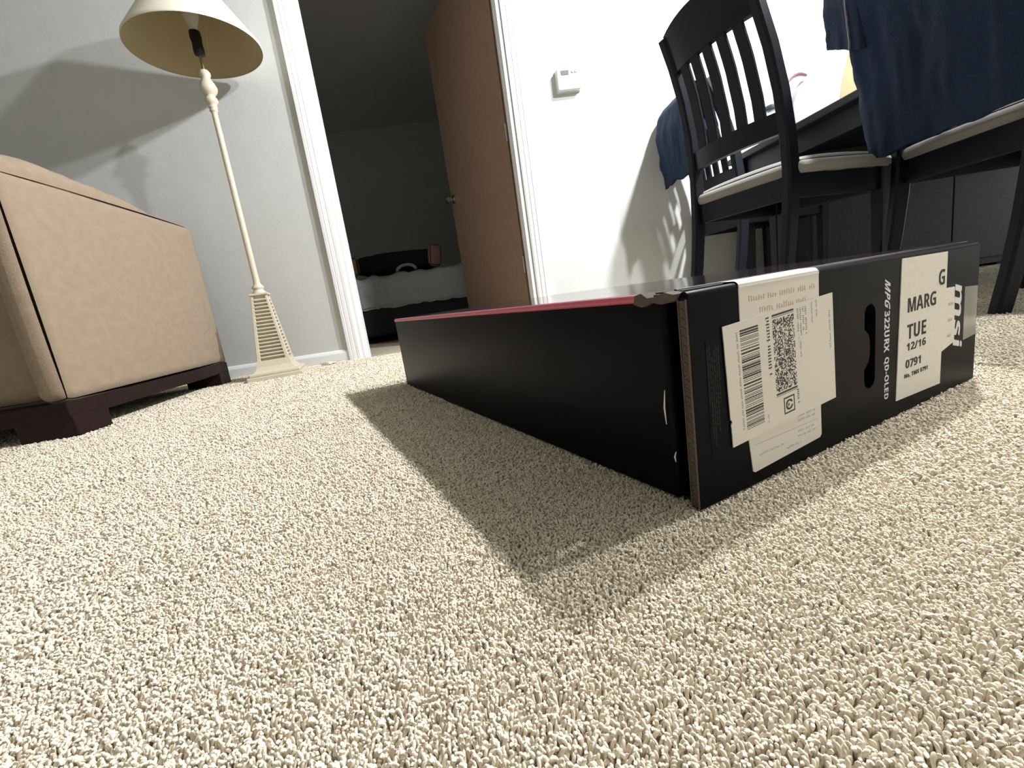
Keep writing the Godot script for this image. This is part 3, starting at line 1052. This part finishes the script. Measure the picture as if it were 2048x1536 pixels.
func ship_image() -> Image:
	# 0.1741 m x 0.1211 m, print tipped with the sheet
	var w := 872
	var h := 606
	var flat := sheet(w, h, Color(0.87, 0.85, 0.805))
	var ink := Color(0.16, 0.15, 0.14)
	var grey := Color(0.42, 0.41, 0.39)
	# linear barcode, bars across, stacked down the sheet
	var y := 40
	while y < 550:
		var t := [3, 3, 6, 9][rng.randi_range(0, 3)] as int
		flat.fill_rect(Rect2i(105, y, 130, t), ink)
		y += t + ([3, 4, 6, 9][rng.randi_range(0, 3)] as int)
	words(flat, 78, 45, 490, 12, grey, true)
	words(flat, 290, 20, 300, 26, ink, true)
	words(flat, 262, 520, 40, 10, grey, true)
	# dense code block
	flat.fill_rect(Rect2i(338, 16, 170, 10), ink)
	flat.fill_rect(Rect2i(338, 30, 170, 4), grey)
	for j in 64:
		for i in 28:
			if rng.randf() < 0.56:
				flat.fill_rect(Rect2i(338 + i * 6, 42 + j * 6, 6, 6), Color(0.20, 0.19, 0.175))
	flat.fill_rect(Rect2i(338, 432, 170, 10), ink)
	flat.fill_rect(Rect2i(338, 446, 170, 4), grey)
	# framed round return mark
	flat.fill_rect(Rect2i(390, 470, 88, 92), ink)
	flat.fill_rect(Rect2i(398, 478, 72, 76), Color(0.87, 0.85, 0.805))
	for a in 340:
		if a > 20 and a < 330:
			var r := deg_to_rad(a)
			flat.fill_rect(Rect2i(int(434 + 24 * cos(r)) - 4, int(516 + 24 * sin(r)) - 4, 9, 9), ink)
	flat.fill_rect(Rect2i(420, 508, 16, 16), grey)
	words(flat, 500, 455, 80, 18, ink, true)
	for k in 4:
		words(flat, 530 + k * 22, 24, 120 + 30 * (k % 2), 15, grey, true)
	flat.fill_rect(Rect2i(540, 160, 2, 80), grey)
	words(flat, 545, 200, 90, 12, grey, true)
	words(flat, 650, 16, 110, 12, grey, true)
	words(flat, 690, 10, 90, 12, grey, true)
	words(flat, 800, 90, 210, 15, Color(0.5, 0.49, 0.46), true)
	# lay the flat print on a sheet seen three degrees tipped
	var im := sheet(w, h, Color(0.87, 0.85, 0.805))
	for yy in h:
		for xx in w:
			var sx := int(xx - yy * 0.052 * 1.0)
			var sy := int((yy - (w - xx) * 0.052) * 1.075)
			if sx >= 0 and sx < w and sy >= 0 and sy < h:
				im.set_pixel(xx, yy, flat.get_pixel(sx, sy))
	return im

func fine_image() -> Image:
	var im := sheet(68, 440, Color(0.056, 0.061, 0.077))
	for k in 6:
		words(im, 4 + k * 11, rng.randi_range(0, 60), rng.randi_range(200, 360), 6, Color(0.24, 0.24, 0.25), true)
	return im

# ------------------------------------------------------------------ dining set
# chair in its own axes: +x the way it faces, z from its far to its near rear post
func chair(label: String, at: Vector3, turn: float) -> Node3D:
	var t := thing("dining_chair", label, "chair", at, turn, "black slat-back dining chairs along the table")
	var w := 0.395
	var prof := [Vector2(-0.062, 0.0), Vector2(-0.040, 0.10), Vector2(-0.020, 0.22), Vector2(-0.005, 0.35), Vector2(0.0, 0.46), Vector2(-0.004, 0.56), Vector2(-0.018, 0.68), Vector2(-0.046, 0.80), Vector2(-0.084, 0.91), Vector2(-0.121, 0.995)]
	for s in [-1, 1]:
		var b := Mb.new()
		var path := []
		var ww := []
		var dd := []
		for q in prof:
			path.append(Vector3(q.x, q.y, s * back_half(q.y)))
			ww.append(0.032)
			dd.append(lerpf(0.034, 0.046, 1.0 - absf(q.y - 0.45) / 0.56))
		b.bar(path, Vector3(0, 0, 1), ww, dd, 0.006)
		part("rear_leg", b, M.black_wood, t)
	# crest rail, lower rail: bowed back between the posts
	for rail in [[0.885, 0.995, 0.022], [0.565, 0.625, 0.022]]:
		var b := Mb.new()
		var rows := []
		var hi := []
		for side in [1, -1]:
			rows = []
			for i in 7:
				var y := lerpf(rail[0], rail[1], i / 6.0)
				var row := []
				for j in 13:
					var k := j / 12.0 * 2.0 - 1.0
					var crown := 0.014 * (1.0 - k * k) * (i / 6.0) if rail[0] > 0.8 else 0.0
					row.append(Vector3(back_x(prof, y) - 0.026 * (1.0 - k * k) + side * rail[2] * 0.5, y + crown, k * (back_half(y) - 0.010)))
				rows.append(row)
			b.grid(rows, Vector3(-side, 0.8, 0) * 5.0)
			hi.append(rows)
		for e in [0, 6]:
			var lid := []
			for j in 13:
				lid.append(hi[0][e][j])
			var lid2 := []
			for j in 13:
				lid2.append(hi[1][e][j])
			b.grid([lid, lid2], Vector3(back_x(prof, 0.75), 0.75, 0))
		part("crest_rail" if rail[0] > 0.8 else "lower_rail", b, M.black_wood, t)
	# five slats following the curve of the back
	for k in 5:
		var b := Mb.new()
		var z := (k - 2) * 0.0635
		var kk := z / (w * 0.5)
		var path := []
		for i in 9:
			var y := lerpf(0.615, 0.895, i / 8.0)
			path.append(Vector3(back_x(prof, y) - 0.026 * (1.0 - kk * kk), y, kk * back_half(y)))
		var ww := []
		var dd := []
		for i in 9:
			ww.append(0.041 * back_half(lerpf(0.615, 0.895, i / 8.0)) / 0.1975)
			dd.append(0.011)
		b.bar(path, Vector3(0, 0, 1), ww, dd, 0.002)
		part("slat", b, M.black_wood, t)
	# front legs
	for s in [-1, 1]:
		var b := Mb.new()
		b.bar([Vector3(0.375, 0, s * 0.195), Vector3(0.375, 0.45, s * 0.195)], Vector3(0, 0, 1), [0.028, 0.040], [0.028, 0.040], 0.004)
		part("front_leg", b, M.black_wood, t)
	# seat frame and cushion
	var b := Mb.new()
	b.rbox(Vector3(0.19, 0.412, 0.195), Vector3(0.36, 0.068, 0.022), 0.003, 1)
	b.rbox(Vector3(0.19, 0.412, -0.195), Vector3(0.36, 0.068, 0.022), 0.003, 1)
	b.rbox(Vector3(0.378, 0.412, 0), Vector3(0.022, 0.068, 0.39), 0.003, 1)
	b.rbox(Vector3(0.006, 0.412, 0), Vector3(0.022, 0.068, 0.37), 0.003, 1)
	part("seat_frame", b, M.black_wood, t)
	b = Mb.new()
	puff(b, Vector3(0.200, 0.462, 0), Vector3(0.395, 0.050, 0.425), 0.024, 0.030)
	part("seat", b, M.seat_fabric, t)
	return t

func back_half(y: float) -> float:
	return lerpf(0.1975, 0.172, clampf((y - 0.46) / 0.535, 0.0, 1.0))

func back_x(prof: Array, y: float) -> float:
	for i in prof.size() - 1:
		if y <= prof[i + 1].y:
			return lerpf(prof[i].x, prof[i + 1].x, (y - prof[i].y) / (prof[i + 1].y - prof[i].y))
	return prof[-1].x

# cloth hung over a chair back: path in the chair's x, y plane, from z0 to z1
func drape(path: Array, z0: float, z1: float, th: float, amp: float, seed_: int, ragged: float, sag := 0.0) -> Mb:
	var f := FastNoiseLite.new()
	f.seed = seed_
	f.frequency = 1.0
	var cv := Curve2D.new()
	for q in path:
		cv.add_point(q)
	var len := cv.get_baked_length()
	var nz := 40
	var ns := 56
	var face := [[], []]
	for i in ns + 1:
		var row0 := []
		var row1 := []
		for j in nz + 1:
			var k := j / float(nz)
			var z := lerpf(z0, z1, k)
			var s := i / float(ns)
			var cut := ragged * (0.5 + f.get_noise_2d(z * 9.0, 3.0 if s < 0.5 else 8.0))
			var sl := len * lerpf(0.02 + cut * 0.4, 0.98 - cut, s)
			var p := cv.sample_baked(sl)
			var q := cv.sample_baked(minf(sl + 0.01, len))
			var p0 := cv.sample_baked(maxf(sl - 0.01, 0.0))
			var tg := (q - p0).normalized()
			var nn := Vector2(-tg.y, tg.x)
			var drop := clampf((1.0 - p.y) / 0.3, 0.0, 1.0)
			var wv := amp * drop * (f.get_noise_2d(z * 7.0, s * 1.5) + 0.7 * f.get_noise_2d(z * 16.0 + 4.0, s * 3.0))
			var zz := z + 0.02 * drop * f.get_noise_2d(s * 5.0, z * 3.0 + 20.0)
			var edge := sqrt(maxf(0.0, 1.0 - pow(2.0 * k - 1.0, 10.0)))
			var o0 := p + nn * (wv + th * 0.5 * edge + 0.0015)
			var o1 := p + nn * (wv - th * 0.5 * edge - 0.0015)
			var low := sag * (z + 0.33) * clampf((s - 0.5) * 2.0, 0.0, 1.0)
			row0.append(Vector3(o0.x, o0.y - low, zz))
			row1.append(Vector3(o1.x, o1.y - low, zz))
		face[0].append(row0)
		face[1].append(row1)
	var b := Mb.new()
	b.grid(face[0])
	b.grid(face[1])
	for e in [0, ns]:
		b.grid([face[0][e], face[1][e]])
	for e in [0, nz]:
		var c0 := []
		var c1 := []
		for i in ns + 1:
			c0.append(face[0][i][e])
			c1.append(face[1][i][e])
		b.grid([c0, c1])
	return b

func dining() -> void:
	var t := thing("dining_table", "black rectangular dining table against the back wall", "table", Vector3(2.24, -0.004, -1.62))
	var b := Mb.new()
	b.rbox(Vector3(0, 0.731, 0), Vector3(1.60, 0.030, 1.62), 0.005, 2)  # top widened out of view so that it shades the wall behind
	part("table_top", b, M.black_wood, t)
	for s in [-1, 1]:
		b = Mb.new()
		b.rbox(Vector3(s * 0.745, 0.675, 0), Vector3(0.022, 0.084, 1.46), 0.003, 1)
		part("apron", b, M.black_wood, t)
		b = Mb.new()
		b.rbox(Vector3(0, 0.675, s * 0.755), Vector3(1.46, 0.084, 0.022), 0.003, 1)
		part("apron", b, M.black_wood, t)
	for sx in [-1, 1]:
		for sz in [-1, 1]:
			b = Mb.new()
			b.bar([Vector3(sx * 0.745, 0, sz * 0.755), Vector3(sx * 0.745, 0.717, sz * 0.755)], Vector3(1, 0, 0), [0.055, 0.075], [0.055, 0.075], 0.005)
			part("leg", b, M.black_wood, t)
	var c1 := chair("black slat-back dining chair pulled out from the table, its slats in full view", Vector3(0.942, -0.004, -1.530), 0.228)
	var c2 := chair("black dining chair nearest the viewer, its back hidden under a dark jacket", Vector3(1.345, -0.004, -1.180), -0.150)
	var c3 := chair("black dining chair farthest back by the wall, behind the pulled-out chair", Vector3(1.250, -0.004, -2.200), 0.0)
	# dark jacket over the near chair
	b = drape([Vector2(0.045, 0.66), Vector2(0.012, 0.80), Vector2(-0.035, 0.92), Vector2(-0.070, 1.005), Vector2(-0.110, 1.035), Vector2(-0.152, 1.010), Vector2(-0.150, 0.92), Vector2(-0.120, 0.80), Vector2(-0.098, 0.66), Vector2(-0.085, 0.50), Vector2(-0.082, 0.438)], -0.235, 0.260, 0.014, 0.012, 4, 0.012)
	var j := part("jacket", b, M.jacket)
	tag(j, "dark navy jacket draped over the back of the nearest dining chair", "jacket")
	j.transform = c2.transform
	# its short sleeve flap hanging past the far post
	b = drape([Vector2(-0.050, 0.885), Vector2(-0.070, 0.95), Vector2(-0.095, 1.005), Vector2(-0.118, 1.022), Vector2(-0.142, 1.004), Vector2(-0.146, 0.95), Vector2(-0.136, 0.875), Vector2(-0.130, 0.835)], -0.330, -0.165, 0.016, 0.010, 9, 0.008, 0.45)
	part("sleeve", b, M.jacket, j)
	b = drape([Vector2(-0.050, 0.885), Vector2(-0.070, 0.95), Vector2(-0.095, 1.005), Vector2(-0.118, 1.022), Vector2(-0.142, 1.004), Vector2(-0.146, 0.95), Vector2(-0.136, 0.875), Vector2(-0.130, 0.835)], -0.216, -0.208, 0.022, 0.010, 9, 0.008, 0.45)
	part("edge_binding", b, mat(Color(0.34, 0.35, 0.38), 0.5), j)
	# dark shirt hung over the far chair
	b = drape([Vector2(-0.030, 0.78), Vector2(-0.050, 0.88), Vector2(-0.072, 0.97), Vector2(-0.102, 1.022), Vector2(-0.140, 1.020), Vector2(-0.172, 0.98), Vector2(-0.190, 0.89), Vector2(-0.180, 0.78), Vector2(-0.165, 0.67), Vector2(-0.158, 0.62)], -0.225, 0.100, 0.012, 0.016, 14, 0.04)
	j = part("shirt", b, M.jacket)
	tag(j, "dark shirt hung over the back of the chair by the wall", "shirt")
	j.transform = c3.transform
	var sb := thing("added_bench", "added low dark grey bench that darkens the area under the dining table", "bench", Vector3(2.32, -0.004, -2.33))  # bench is invented, added to darken the area under the table
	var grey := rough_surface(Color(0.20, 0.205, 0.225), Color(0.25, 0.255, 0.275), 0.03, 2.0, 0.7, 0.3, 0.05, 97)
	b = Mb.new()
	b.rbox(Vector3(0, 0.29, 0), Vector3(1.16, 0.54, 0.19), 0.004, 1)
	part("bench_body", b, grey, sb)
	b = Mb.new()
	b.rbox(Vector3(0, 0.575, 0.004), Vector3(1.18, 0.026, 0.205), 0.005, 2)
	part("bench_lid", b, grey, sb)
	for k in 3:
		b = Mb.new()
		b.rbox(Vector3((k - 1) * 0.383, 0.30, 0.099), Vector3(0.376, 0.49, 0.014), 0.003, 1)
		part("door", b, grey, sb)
	for sx in [-0.52, 0.52]:
		b = Mb.new()
		b.rbox(Vector3(sx, 0.012, 0), Vector3(0.06, 0.03, 0.15), 0.004, 1)
		part("foot", b, M.black_wood, sb)
	# things on the table, mostly behind its edge
	var jug := thing("jug", "white jug with a pink curved handle on the dining table", "jug", Vector3(1.60, 0.742, -2.08))
	b = Mb.new()
	b.lathe(Vector3.ZERO, [Vector2(0.001, 0.0), Vector2(0.058, 0.001), Vector2(0.062, 0.008), Vector2(0.062, 0.13), Vector2(0.056, 0.16), Vector2(0.048, 0.19), Vector2(0.046, 0.20), Vector2(0.043, 0.20), Vector2(0.045, 0.188), Vector2(0.054, 0.158), Vector2(0.058, 0.13), Vector2(0.058, 0.012), Vector2(0.001, 0.010)], 32)
	part("jug_body", b, mat(Color(0.93, 0.94, 0.94), 0.35), jug)
	b = Mb.new()
	var arc := []
	var rr := []
	for i in 15:
		var a := deg_to_rad(lerpf(62.0, 195.0, i / 14.0))
		arc.append(Vector3(-0.062 + 0.085 * cos(a), 0.128 + 0.100 * sin(a), 0.05))
		rr.append(0.008 + 0.009 * sin(PI * i / 14.0))
	b.tube(arc, rr, 10)
	part("handle", b, mat(Color(0.80, 0.58, 0.65), 0.5), jug)
	var bag := thing("paper_bag", "tan paper bag standing on the dining table beside the white jug", "bag", Vector3(1.795, 0.742, -2.0), 0.35)
	b = Mb.new()
	var ring0 := []
	var rows := []
	for q in [[0.0, 1.0, 1.0], [0.06, 1.02, 1.0], [0.14, 0.99, 0.9], [0.20, 0.96, 0.62], [0.25, 0.95, 0.20], [0.275, 0.95, 0.06]]:
		var row := []
		for i in 32:
			var a := TAU * i / 32.0
			var cx := signf(cos(a)) * pow(absf(cos(a)), 0.35)
			var sx := signf(sin(a)) * pow(absf(sin(a)), 0.35)
			row.append(Vector3(cx * 0.075 * q[1] + 0.002 * sin(i * 2.3 + q[0] * 40.0), q[0], sx * 0.05 * q[2]))
		rows.append(row)
	b.grid(rows, Vector3(0, 0.13, 0), true)
	part("bag_body", b, rough_surface(Color(0.74, 0.63, 0.47), Color(0.81, 0.70, 0.54), 0.06, 5.0, 0.85, 1.0, 0.1, 91), bag)
	b = Mb.new()
	b.rbox(Vector3(0, 0.268, 0.004), Vector3(0.142, 0.022, 0.012), 0.003, 2)
	part("rolled_top", b, rough_surface(Color(0.70, 0.59, 0.43), Color(0.77, 0.66, 0.50), 0.06, 5.0, 0.85, 1.0, 0.1, 93), bag)
	# clear jar seen between the slats
	var jar := thing("glass_jar", "clear glass jar on the dining table seen between the chair slats", "jar", Vector3(1.515, 0.743, -2.17))
	b = Mb.new()
	b.lathe(Vector3.ZERO, [Vector2(0.001, 0.0), Vector2(0.034, 0.001), Vector2(0.037, 0.006), Vector2(0.037, 0.11), Vector2(0.031, 0.125), Vector2(0.031, 0.140), Vector2(0.029, 0.140), Vector2(0.029, 0.124), Vector2(0.0345, 0.109), Vector2(0.0345, 0.010), Vector2(0.001, 0.008)], 32)
	var glass := mat(Color(0.92, 0.96, 0.97, 0.18), 0.05)
	glass.transparency = BaseMaterial3D.TRANSPARENCY_ALPHA
	part("jar_body", b, glass, jar)
	b = Mb.new()
	b.lathe(Vector3.ZERO, [Vector2(0.001, 0.156), Vector2(0.031, 0.156), Vector2(0.034, 0.152), Vector2(0.034, 0.136), Vector2(0.032, 0.136)], 32)
	part("lid", b, mat(Color(0.30, 0.31, 0.33), 0.4, 0.6), jar)
